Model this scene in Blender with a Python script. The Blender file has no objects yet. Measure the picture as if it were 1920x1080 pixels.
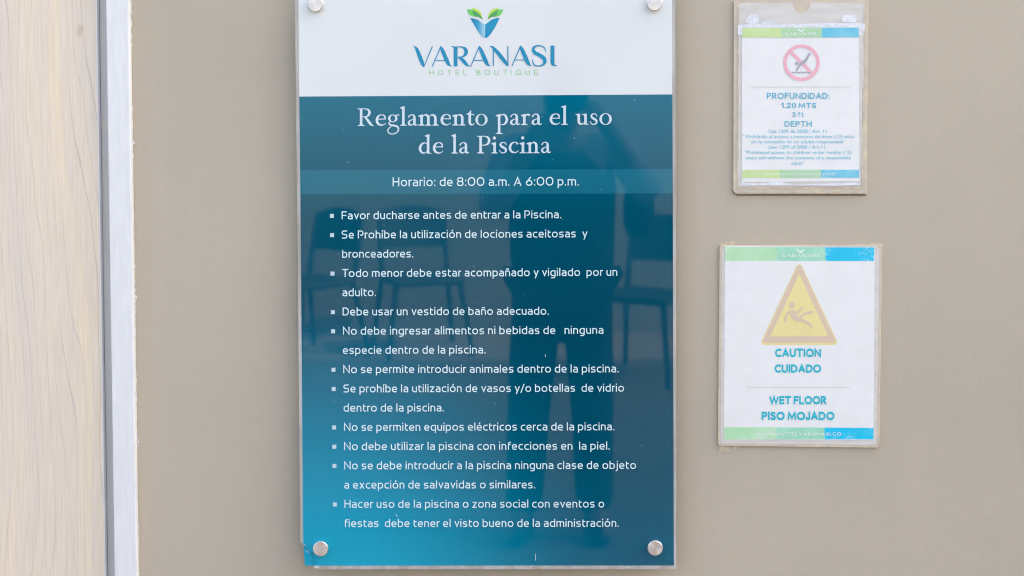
import bpy, bmesh, math, random
from mathutils import Matrix, Vector
R = math.radians
random.seed(7)
scene = bpy.context.scene
col = scene.collection

# ------------------------------------------------------------------ camera
S = 0.00085                    # metres per photo pixel on the wall
D = 2.27                       # camera to wall
CAM = Vector((0.089, -D, 1.52))
PITCH, ROLL = R(2.3), R(-0.12)
LENS = 36 * D / (1920 * S)
FPX = LENS / 36 * 1920
SHX = -105 / 1920
SHY = (180 + FPX * math.tan(PITCH) - 540) / 1920
cd = bpy.data.cameras.new('camera')
cd.lens = LENS; cd.sensor_width = 36; cd.shift_x = SHX; cd.shift_y = SHY
cd.clip_start = 0.02; cd.clip_end = 200
cam = bpy.data.objects.new('camera', cd); col.objects.link(cam)
ROT = Matrix.Rotation(R(90) - PITCH, 4, 'X') @ Matrix.Rotation(ROLL, 4, 'Z')
cam.matrix_world = Matrix.Translation(CAM) @ ROT
cd.dof.use_dof = True; cd.dof.focus_distance = D; cd.dof.aperture_fstop = 5.6
scene.camera = cam

def P(px, py, depth=0.0):
    """photo pixel -> point on the plane `depth` metres in front of the wall"""
    v = Vector(((px - 960) / 1920 * 36 + SHX * 36, (540 - py) / 1920 * 36 + SHY * 36, -LENS))
    d = ROT.to_3x3() @ v
    t = (-depth - CAM.y) / d.y
    return CAM + d * t

# ------------------------------------------------------------------ light
SUN_EL, SUN_AZ = 44, 60        # the sun stands behind the sign's wall, to the right
w = bpy.data.worlds.new('World'); scene.world = w; w.use_nodes = True
wn = w.node_tree; bg = wn.nodes['Background']
sky = wn.nodes.new('ShaderNodeTexSky'); sky.sky_type = 'NISHITA'; sky.sun_disc = False
sky.sun_elevation = R(SUN_EL); sky.sun_rotation = R(SUN_AZ)
sky.air_density = 1.0; sky.dust_density = 10.0; sky.ozone_density = 0.0
wn.links.new(sky.outputs[0], bg.inputs[0]); bg.inputs[1].default_value = 0.15
sd = bpy.data.lights.new('sun', 'SUN'); sd.energy = 2.6; sd.angle = R(0.5); sd.color = (1, .94, .85)
sun = bpy.data.objects.new('sun', sd); col.objects.link(sun)
to_sun = Vector((math.sin(R(SUN_AZ)) * math.cos(R(SUN_EL)), math.cos(R(SUN_AZ)) * math.cos(R(SUN_EL)), math.sin(R(SUN_EL))))
sun.rotation_euler = to_sun.to_track_quat('Z', 'Y').to_euler(); sun.location = (3, 3, 6)
vs = scene.view_settings
vs.view_transform = 'Standard'; vs.look = 'None'; vs.exposure = 2.36; vs.gamma = 1; vs.use_curve_mapping = False
scene.cycles.use_denoising = True
scene.cycles.filter_width = 1.1

# ------------------------------------------------------------------ helpers
def lin(r, g, b, k=1.0):
    f = lambda c: ((c / 255 / 12.92) if c / 255 <= .04045 else ((c / 255 + .055) / 1.055) ** 2.4) * k
    return (f(r), f(g), f(b), 1)

def mat(name, rgba=(.5, .5, .5, 1), rough=.5, metal=0.0, spec=.5, **kw):
    m = bpy.data.materials.new(name); m.use_nodes = True
    b = m.node_tree.nodes['Principled BSDF']
    b.inputs['Base Color'].default_value = rgba; b.inputs['Roughness'].default_value = rough
    b.inputs['Metallic'].default_value = metal; b.inputs['Specular IOR Level'].default_value = spec
    for k, v in kw.items(): b.inputs[k].default_value = v
    return m

class N:
    """small node-tree writer"""
    def __init__(s, m):
        s.t = m.node_tree; s.b = s.t.nodes['Principled BSDF']
    def n(s, kind, **props):
        x = s.t.nodes.new(kind)
        for k, v in props.items(): setattr(x, k, v)
        return x
    def put(s, inp, v):
        if isinstance(v, bpy.types.NodeSocket): s.t.links.new(v, inp)
        elif v is not None: inp.default_value = v
    def coord(s, scale=(1, 1, 1)):
        tc = s.n('ShaderNodeTexCoord'); mp = s.n('ShaderNodeMapping')
        s.put(mp.inputs[0], tc.outputs['Object']); mp.inputs['Scale'].default_value = scale
        return mp.outputs[0]
    def noise(s, vec, scale, detail=3, rough=.5):
        x = s.n('ShaderNodeTexNoise'); s.put(x.inputs['Vector'], vec)
        x.inputs['Scale'].default_value = scale; x.inputs['Detail'].default_value = detail; x.inputs['Roughness'].default_value = rough
        return x.outputs['Fac']
    def math(s, op, a, b=0.0, c=0.0, clamp=False):
        x = s.n('ShaderNodeMath', operation=op, use_clamp=clamp)
        s.put(x.inputs[0], a); s.put(x.inputs[1], b); s.put(x.inputs[2], c)
        return x.outputs[0]
    def rng(s, v, a, b, c=0.0, d=1.0, smooth=False):
        x = s.n('ShaderNodeMapRange', interpolation_type='SMOOTHSTEP' if smooth else 'LINEAR')
        for i, q in enumerate((v, a, b, c, d)): s.put(x.inputs[i], q)
        return x.outputs[0]
    def ramp(s, fac, stops):
        x = s.n('ShaderNodeValToRGB'); e = x.color_ramp.elements
        while len(e) < len(stops): e.new(.5)
        for el, (p, c) in zip(e, stops): el.position = p; el.color = c
        s.put(x.inputs[0], fac); return x.outputs[0]
    def mix(s, f, a, b, blend='MIX'):
        x = s.n('ShaderNodeMix', data_type='RGBA', blend_type=blend)
        s.put(x.inputs[0], f); s.put(x.inputs[6], a); s.put(x.inputs[7], b)
        return x.outputs[2]
    def xyz(s, vec):
        x = s.n('ShaderNodeSeparateXYZ'); s.put(x.inputs[0], vec); return x.outputs
    def bump(s, h, strength, dist):
        x = s.n('ShaderNodeBump'); s.put(x.inputs['Height'], h)
        x.inputs['Strength'].default_value = strength; x.inputs['Distance'].default_value = dist
        s.put(s.b.inputs['Normal'], x.outputs[0])
    def color(s, c): s.put(s.b.inputs['Base Color'], c)

def tag(o, label=None, cat=None, group=None, kind=None):
    if label: o['label'] = label
    if cat: o['category'] = cat
    if group: o['group'] = group
    if kind: o['kind'] = kind
    return o

def empty(name, loc, label, cat, group=None):
    o = bpy.data.objects.new(name, None); col.objects.link(o); o.location = loc; o.empty_display_size = .05
    o['abs'] = list(loc)
    return tag(o, label, cat, group)

def absloc(o):
    v = Vector((0, 0, 0))
    while o is not None: v += o.location; o = o.parent
    return v

def link(name, me, m, parent=None):
    o = bpy.data.objects.new(name, me); col.objects.link(o)
    if parent: o.parent = parent
    if m: me.materials.append(m)
    return o

class MB:
    """collects world-space polygons, then links them as ONE mesh object"""
    def __init__(s): s.v = []; s.f = []
    def poly(s, pts):
        i = len(s.v); s.v += [Vector(p) for p in pts]; s.f.append(list(range(i, i + len(pts))))
    def pxpoly(s, pts, depth): s.poly([P(x, y, depth) for x, y in pts])
    def pxpolys(s, polys, depth, step=0.00002):
        for k, grp in enumerate(polys):
            for p in grp: s.pxpoly(p, depth + step * k)
    def prism(s, pts, d0, d1):
        """outline in photo pixels, solid between depth d0 (back) and d1 (front)"""
        a = [P(x, y, d1) for x, y in pts]; b = [Vector((q.x, -d0, q.z)) for q in a]
        n = len(pts); i = len(s.v); s.v += a + b
        s.f.append(list(range(i, i + n))); s.f.append(list(range(i + 2 * n - 1, i + n - 1, -1)))
        for k in range(n):
            j = (k + 1) % n; s.f.append([i + k, i + n + k, i + n + j, i + j])
    def box(s, lo, hi):
        x0, y0, z0 = lo; x1, y1, z1 = hi; i = len(s.v)
        s.v += [Vector(p) for p in ((x0, y0, z0), (x1, y0, z0), (x1, y1, z0), (x0, y1, z0), (x0, y0, z1), (x1, y0, z1), (x1, y1, z1), (x0, y1, z1))]
        for f in ((0, 3, 2, 1), (4, 5, 6, 7), (0, 1, 5, 4), (1, 2, 6, 5), (2, 3, 7, 6), (3, 0, 4, 7)): s.f.append([i + k for k in f])
    def tube(s, a, b, r0, r1=None, n=12):
        a, b = Vector(a), Vector(b); r1 = r0 if r1 is None else r1
        q = (b - a).to_track_quat('Z', 'Y'); i = len(s.v)
        for c, r in ((a, r0), (b, r1)):
            for k in range(n):
                t = 2 * math.pi * k / n; s.v.append(c + q @ Vector((r * math.cos(t), r * math.sin(t), 0)))
        for k in range(n): j = (k + 1) % n; s.f.append([i + k, i + j, i + n + j, i + n + k])
        s.f.append([i + k for k in range(n - 1, -1, -1)]); s.f.append([i + n + k for k in range(n)])
    def lathe(s, c, prof, n=40):
        """profile (radius, depth) turned about an axis at right angles to the wall; c = world point, only x and z used"""
        i = len(s.v); m = len(prof)
        for r, d in prof:
            for k in range(n):
                t = 2 * math.pi * k / n; s.v.append(Vector((c.x + r * math.cos(t), -d, c.z + r * math.sin(t))))
        for a in range(m - 1):
            for k in range(n):
                j = (k + 1) % n; s.f.append([i + a * n + k, i + a * n + j, i + (a + 1) * n + j, i + (a + 1) * n + k])
        s.f.append([i + (m - 1) * n + k for k in range(n)])
    def build(s, name, m, parent=None, smooth=False, bevel=0, weld=False):
        off = absloc(parent) if parent else Vector((0, 0, 0))
        me = bpy.data.meshes.new(name); me.from_pydata([v - off for v in s.v], [], s.f); me.update()
        if weld:
            bm = bmesh.new(); bm.from_mesh(me); bmesh.ops.remove_doubles(bm, verts=bm.verts, dist=1e-6)
            bmesh.ops.recalc_face_normals(bm, faces=bm.faces); bm.to_mesh(me); bm.free()
        if bevel:
            bm = bmesh.new(); bm.from_mesh(me); bmesh.ops.recalc_face_normals(bm, faces=bm.faces)
            bmesh.ops.bevel(bm, geom=[e for e in bm.edges if e.calc_face_angle(0) > .5], offset=bevel, segments=2, affect='EDGES', profile=.5)
            bm.to_mesh(me); bm.free()
        if smooth:
            for p in me.polygons: p.use_smooth = True
        return link(name, me, m, parent)

# ---- lines with a width -> polygons (2D)
def rp(pts, seg=5):
    """polyline with rounded corners: (x, y[, radius])"""
    out = []; n = len(pts)
    closed = n > 2 and pts[0][:2] == pts[-1][:2]
    if closed: pts = pts[:-1]; n -= 1
    for i, p in enumerate(pts):
        x, y = p[0], p[1]; r = p[2] if len(p) > 2 else 0
        if r <= 0 or (not closed and i in (0, n - 1)): out.append((x, y)); continue
        a, b = pts[i - 1], pts[(i + 1) % n]
        ua = Vector((a[0] - x, a[1] - y)); ub = Vector((b[0] - x, b[1] - y)); la, lb = ua.length, ub.length
        ua.normalize(); ub.normalize(); ang = ua.angle(ub)
        t = min(r / math.tan(ang / 2), la * .5 if len(a) > 2 and a[2] > 0 else la, lb * .5 if len(b) > 2 and b[2] > 0 else lb)
        p0 = Vector((x, y)) + ua * t; p1 = Vector((x, y)) + ub * t; c = Vector((x, y))
        for k in range(seg + 1):                        # cubic that bulges as a circle does
            f = k / seg; h = .552
            q = p0 * (1 - f) ** 3 + (p0.lerp(c, h)) * 3 * f * (1 - f) ** 2 + (p1.lerp(c, h)) * 3 * f * f * (1 - f) + p1 * f ** 3
            out.append((q.x, q.y))
    if closed: out.append(out[0])
    return out

def stroke(pts, width=None, cap=0.0):
    """polyline of (x, y[, w]) -> list of quads; mitred joins; closed when first == last"""
    q = [pts[0]]
    for p in pts[1:]:
        if (p[0] - q[-1][0]) ** 2 + (p[1] - q[-1][1]) ** 2 > 1e-8: q.append(p)
    pts = q; closed = len(pts) > 3 and abs(pts[0][0] - pts[-1][0]) + abs(pts[0][1] - pts[-1][1]) < 1e-6
    if closed: pts = pts[:-1]
    n = len(pts); V2 = [Vector(p[:2]) for p in pts]; W = [(p[2] if len(p) > 2 else width) / 2 for p in pts]
    L, Rr = [], []
    for i in range(n):
        d0 = (V2[i] - V2[i - 1]).normalized() if (closed or i > 0) else None
        d1 = (V2[(i + 1) % n] - V2[i]).normalized() if (closed or i < n - 1) else None
        p = V2[i].copy()
        if d0 is None: d0 = d1; p -= d1 * cap
        if d1 is None: d1 = d0; p += d0 * cap
        t = (d0 + d1); t = t.normalized() if t.length > 1e-6 else d1
        nrm = Vector((-t.y, t.x)); k = 1 / max(.45, nrm.dot(Vector((-d1.y, d1.x))))
        L.append(p + nrm * W[i] * k); Rr.append(p - nrm * W[i] * k)
    out = []
    for i in range(n if closed else n - 1):
        j = (i + 1) % n; out.append([tuple(L[i]), tuple(L[j]), tuple(Rr[j]), tuple(Rr[i])])
    return out

def smooth(pts, seg=6):
    """Catmull-Rom through (x, y, w)"""
    out = []; n = len(pts); V = [Vector((p[0], p[1], p[2])) for p in pts]
    for i in range(n - 1):
        a, b, c, d = V[max(i - 1, 0)], V[i], V[i + 1], V[min(i + 2, n - 1)]
        for k in range(seg):
            t = k / seg
            q = .5 * ((2 * b) + (c - a) * t + (2 * a - 5 * b + 4 * c - d) * t * t + (3 * b - a - 3 * c + d) * t ** 3)
            out.append((q.x, q.y, max(q.z, .02)))
    out.append(tuple(V[-1])); return out

def ell(cx, cy, rx, ry, a0=0, a1=360, n=28, tilt=0):
    o = []
    for k in range(n + 1):
        t = R(a0 + (a1 - a0) * k / n); x, y = rx * math.cos(t), ry * math.sin(t); c, s_ = math.cos(R(tilt)), math.sin(R(tilt))
        o.append((cx + x * c - y * s_, cy + x * s_ + y * c))
    if abs(a1 - a0) == 360: o[-1] = o[0]
    return o

def ring(outer, inner):
    return [[outer[k], outer[k + 1], inner[k + 1], inner[k]] for k in range(len(outer) - 1)]

def affine(polys, box, dst):
    x0, y0, x1, y1 = box; X0, Y0, X1, Y1 = dst
    f = lambda p: (X0 + (p[0] - x0) / (x1 - x0) * (X1 - X0), Y0 + (p[1] - y0) / (y1 - y0) * (Y1 - Y0))
    return [[[f(p) for p in q] for q in g] for g in polys]

# ---- the sign's rule lettering: a squarish even-stroke alphabet, in photo pixels (capital 15 high)
HS, XH, CP = .98, 10.9, 15.0
T, B_, C_ = XH - HS, HS, CP - HS
def bowlr(x0, x1, r=3.6): return [(x0, T), (x1, T, r), (x1, B_, r), (x0, B_)]
def bowll(x0, x1, r=3.6): return [(x1, T), (x0, T, r), (x0, B_, r), (x1, B_)]
G = {
 'o': (11, [[(1.08, B_, 3.9), (9.92, B_, 3.9), (9.92, T, 3.9), (1.08, T, 3.9), (1.08, B_, 3.9)]]),
 'a': (9.3, [[(1.2, T), (8.2, T, 3), (8.2, 0)], [(8.2, 6.0), (1.08, 6.0, 2.3), (1.08, B_, 2.3), (8.2, B_)]]),
 'e': (9.9, [[(1.3, 5.3), (8.8, 5.3), (8.8, T, 3.5), (1.08, T, 3.7), (1.08, B_, 3.6), (8.9, B_)]]),
 'c': (8.8, [[(8.5, T), (1.08, T, 3.8), (1.08, B_, 3.8), (8.6, B_)]]),
 's': (8.8, [[(8.1, T), (1.08, T, 2.2), (1.08, 5.5, 2.2), (7.72, 5.5, 2.2), (7.72, B_, 2.2), (.6, B_)]]),
 'n': (9.2, [[(1.08, 0), (1.08, XH)], [(1.08, T), (8.12, T, 3.1), (8.12, 0)]]),
 'm': (14.8, [[(1.08, 0), (1.08, XH)], [(1.08, T), (7.4, T, 2.4), (7.4, 0)], [(6.4, T), (13.72, T, 3), (13.72, 0)]]),
 'u': (9.2, [[(1.08, XH), (1.08, B_, 3.1), (8.12, B_)], [(8.12, XH), (8.12, 0)]]),
 'h': (9.2, [[(1.08, 0), (1.08, CP)], [(1.08, T), (8.12, T, 3.1), (8.12, 0)]]),
 'b': (10.1, [[(1.08, 0), (1.08, CP)], bowlr(1.08, 9.02)]),
 'd': (10.1, [[(9.02, 0), (9.02, CP)], bowll(1.08, 9.02)]),
 'p': (10.1, [[(1.08, -4.3), (1.08, XH)], bowlr(1.08, 9.02)]),
 'q': (10.1, [[(9.02, -4.3), (9.02, XH)], bowll(1.08, 9.02)]),
 'g': (10.0, [[(8.92, XH), (8.92, -3.1, 2.8), (1.6, -3.1)], bowll(1.08, 8.92)]),
 'l': (2.2, [[(1.08, 0), (1.08, CP + .2)]]),
 'i': (2.2, [[(1.08, 0), (1.08, XH)], [(1.08, 12.9), (1.08, 15.1)]]),
 'j': (3.4, [[(2.3, XH), (2.3, -3.1, 2.4), (-.6, -3.1)], [(2.3, 12.9), (2.3, 15.1)]]),
 'r': (5.6, [[(1.08, 0), (1.08, XH)], [(1.08, T), (5.6, T)]]),
 't': (6.4, [[(1.6, 13.6), (1.6, B_, 2.8), (6.2, B_)], [(1.6, T), (6.2, T)]]),
 'f': (6.0, [[(6.3, C_), (1.5, C_, 2.8), (1.5, 0)], [(1.5, T), (5.9, T)]]),
 'F': (10, [[(1.08, 0), (1.08, CP)], [(1.08, C_), (9.8, C_)], [(1.08, 7.2), (9, 7.2)]]),
 'v': (9.8, [[(1.0, XH), (4.9, 1.0), (8.8, XH)]]),
 'y': (9.8, [[(1.0, XH), (5.0, 1.0)], [(8.9, XH), (3.2, -4.0)]]),
 'x': (9.4, [[(1.0, XH), (8.4, 0)], [(8.3, XH), (.9, 0)]]),
 'z': (8.6, [[(.4, T), (7.4, T), (1.3, B_), (8.3, B_)]]),
 'H': (11.8, [[(1.08, 0), (1.08, CP)], [(10.7, 0), (10.7, CP)], [(1.08, 7.7), (10.7, 7.7)]]),
 'S': (11, [[(10.2, C_), (1.08, C_, 3), (1.08, 7.6, 3), (9.9, 7.6, 3), (9.9, B_, 3), (.6, B_)]]),
 'P': (10.8, [[(1.08, 0), (1.08, C_), (9.7, C_, 3.8), (9.7, 6, 3.8), (4.2, 6)]]),
 'T': (12, [[(0, C_), (12, C_)], [(6, 0), (6, C_)]]),
 'D': (12, [[(1.08, C_), (10.9, C_, 5.6), (10.9, B_, 5.6), (1.08, B_), (1.08, C_)]]),
 'N': (12.4, [[(1.08, 0), (1.08, C_ + .3), (11.3, .8), (11.3, CP)]]),
 'A': (13.4, [[(.9, 0), (6.7, C_), (12.5, 0)], [(5.2, 4.6), (10.4, 4.6)]]),
 '0': (13.2, [[(1.08, B_, 5.4), (12.1, B_, 5.4), (12.1, C_, 5.4), (1.08, C_, 5.4), (1.08, B_, 5.4)]]),
 '8': (11.6, [[(1.6, C_, 3), (10, C_, 3), (10, 7.9, 3), (1.6, 7.9, 3), (1.6, C_, 3)], [(1.08, 7.9, 3.3), (10.5, 7.9, 3.3), (10.5, B_, 3.3), (1.08, B_, 3.3), (1.08, 7.9, 3.3)]]),
 '6': (11.8, [[(8.6, CP), (1.3, 5.2)], [(1.08, B_, 4.2), (10.7, B_, 4.2), (10.7, 8.6, 4.2), (1.08, 8.6, 4.2), (1.08, B_, 4.2)]]),
 ':': (2.4, [[(1.2, 0), (1.2, 2.4)], [(1.2, 8.3), (1.2, 10.7)]]),
 '.': (2.4, [[(1.2, 0), (1.2, 2.3)]]),
 '/': (7.2, [[(.4, -1.6), (6.8, CP)]]),
}
def accent(base, extra):
    wd, st = G[base]; st = [s for s in st if not (base == 'i' and s[0][1] > 12)]
    return (wd, st + extra)
G['í'] = accent('i', [[(.5, 12.3), (2.6, 15.4)]])
G['ó'] = accent('o', [[(4.9, 12.3), (7.2, 15.4)]])
G['é'] = accent('e', [[(4.4, 12.3), (6.7, 15.4)]])
G['ñ'] = accent('n', [[(1.6, 13.0), (3.3, 14.0), (5.6, 13.2), (7.4, 14.2)]])
KERN = {'r': -.7, 't': -.3, 'f': -.6, 'v': -.9, 'y': -.9, 'c': -.3, 'T': -1.6, 'P': -.2, 'F': -.8, '/': -.5}
def layout(text, gap=2.35, space=4.9, sw=2 * HS):
    """-> (total width, list of groups of quads) in local units, y up"""
    x = 0; out = []
    for ch in text:
        if ch == ' ': x += space; continue
        wd, st = G[ch]
        for k, s in enumerate(st): out.append([[(px + x, py) for px, py in q] for q in stroke(rp(s), sw)])
        x += wd + gap + KERN.get(ch, 0)
        end = x - gap - KERN.get(ch, 0)
    return end, out
def place(text, x0, x1, base, tilt=0.0, sy=1.0, **kw):
    wd, gr = layout(text, **kw); k = (x1 - x0) / wd
    return [[[(x0 + px * k, base - py * sy + tilt * px * k) for px, py in q] for q in g] for g in gr]

# ---- geometric capitals for the notices (centre lines in a box 10 high)
CAPS = {
 'A': (8, [[(0, 0), (4, 10), (8, 0)], [(1.5, 3.2), (6.5, 3.2)]]),
 'B': (6.4, [[(0, 0), (0, 10)], [(0, 10), (5.6, 10, 2.3), (5.6, 5.3, 2.3), (0, 5.3)], [(0, 5.3), (6.4, 5.3, 2.6), (6.4, 0, 2.6), (0, 0)]]),
 'C': (7.2, [ell(4.7, 5, 4.7, 5, 52, 308, 18)]),
 'D': (7.6, [[(0, 0), (0, 10), (7.6, 10, 5), (7.6, 0, 5), (0, 0)]]),
 'E': (5.4, [[(5.4, 10), (0, 10), (0, 0), (5.4, 0)], [(0, 5.2), (5, 5.2)]]),
 'F': (5.2, [[(5.2, 10), (0, 10), (0, 0)], [(0, 5.1), (4.7, 5.1)]]),
 'H': (7.4, [[(0, 0), (0, 10)], [(7.4, 0), (7.4, 10)], [(0, 5.2), (7.4, 5.2)]]),
 'I': (0, [[(0, 0), (0, 10)]]),
 'J': (4, [[(4, 10), (4, 0, 2.3), (0, 0, 2.3), (0, 2.2)]]),
 'L': (5, [[(0, 10), (0, 0), (5, 0)]]),
 'M': (10, [[(0, 0), (.9, 10), (5, 1.6), (9.1, 10), (10, 0)]]),
 'N': (7.4, [[(0, 0), (0, 10), (7.4, 0), (7.4, 10)]]),
 'O': (9.4, [ell(4.7, 5, 4.7, 5)]),
 'P': (5.8, [[(0, 0), (0, 10)], [(0, 10), (5.8, 10, 2.7), (5.8, 4.6, 2.7), (0, 4.6)]]),
 'Q': (9.4, [ell(4.7, 5, 4.7, 5), [(6, 2.6), (9.2, -.6)]]),
 'R': (6.2, [[(0, 0), (0, 10)], [(0, 10), (5.8, 10, 2.7), (5.8, 4.6, 2.7), (0, 4.6)], [(2.8, 4.6), (6.2, 0)]]),
 'S': (5.6, [[p[:2] for p in smooth([(5.3, 8.4, 1), (4, 9.8, 1), (2, 9.9, 1), (.5, 8.6, 1), (.6, 6.7, 1), (2.8, 5.2, 1), (5, 3.7, 1), (5.4, 1.7, 1), (4.1, .2, 1), (1.7, .1, 1), (0, 1.7, 1)], 4)]]),
 'T': (7, [[(0, 10), (7, 10)], [(3.5, 0), (3.5, 10)]]),
 'U': (7, [[(0, 10), (0, 0, 3.5), (7, 0, 3.5), (7, 10)]]),
 'V': (8, [[(0, 10), (4, 0), (8, 10)]]),
 'W': (12.4, [[(0, 10), (3.1, 0), (6.2, 10), (9.3, 0), (12.4, 10)]]),
 '.': (.01, [[(0, 0), (0, .3)]]), ':': (.01, [[(0, 0), (0, .3)], [(0, 6), (0, 6.3)]]),
 '1': (3.4, [[(0, 7.6), (3.4, 10), (3.4, 0)]]),
 '0': (5.8, [ell(2.9, 5, 2.9, 5)]),
 '2': (5.8, [[p[:2] for p in smooth([(.2, 7.4, 1), (.8, 9.2, 1), (2.8, 10, 1), (5, 9.2, 1), (5.4, 7.2, 1), (4.2, 5, 1), (1.6, 2.4, 1), (.1, 0, 1)], 4)] + [(5.8, 0)]]),
 '3': (5.6, [[p[:2] for p in smooth([(.2, 7.8, 1), (1, 9.5, 1), (2.9, 10, 1), (4.8, 9.2, 1), (5.1, 7.3, 1), (4, 5.7, 1), (2.4, 5.3, 1), (4.5, 4.7, 1), (5.6, 2.8, 1), (4.8, .7, 1), (2.7, 0, 1), (.8, .6, 1), (0, 2.4, 1)], 4)]]),
 'f': (3.8, [[(4.2, 10), (1.4, 10, 1.8), (1.4, 0)], [(0, 6.8), (3.6, 6.8)]]), 't': (4.2, [[(1.5, 9.2), (1.5, 0, 1.8), (4, 0)], [(0, 6.8), (3.9, 6.8)]]),
}
def caps(text, x0, x1, top, base, sw=2.0, gap=1.7, space=3.6):
    h = sw / 2; x = 0; out = []
    for ch in text:
        if ch == ' ': x += space; continue
        wd, st = CAPS[ch]
        for s in st:
            pts = [(px + h + x, h + py * (10 - sw) / 10) for px, py in rp(s)]
            out.append(stroke(pts, sw, h if ch not in 'AVWMNSC123ft' else h * .5))
        x += wd + sw + gap; end = x - gap
    k = (x1 - x0) / end; ky = (base - top) / 10
    return [[[(x0 + px * k, base - py * ky) for px, py in q] for q in g] for g in out]

# ---- Blender's own built-in letters, for the small print
def builtin(text, x0, x1, top, base, bold=0.0, ref=None):
    cu = bpy.data.curves.new('letters', 'FONT'); cu.body = text; cu.size = 1; cu.offset = bold; cu.resolution_u = 3
    o = bpy.data.objects.new('letters', cu); col.objects.link(o)
    dg = bpy.context.evaluated_depsgraph_get(); ev = o.evaluated_get(dg); me = ev.to_mesh()
    v = [(p.co.x, p.co.y) for p in me.vertices]; fs = [list(f.vertices) for f in me.polygons]
    ev.to_mesh_clear(); bpy.data.objects.remove(o); bpy.data.curves.remove(cu)
    xa, xb = min(p[0] for p in v), max(p[0] for p in v); ky = (base - top) / .73
    q = [(x0 + (a - xa) / (xb - xa) * (x1 - x0), base - b * ky) for a, b in v]
    return [[[q[i] for i in f] for f in fs]]

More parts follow.
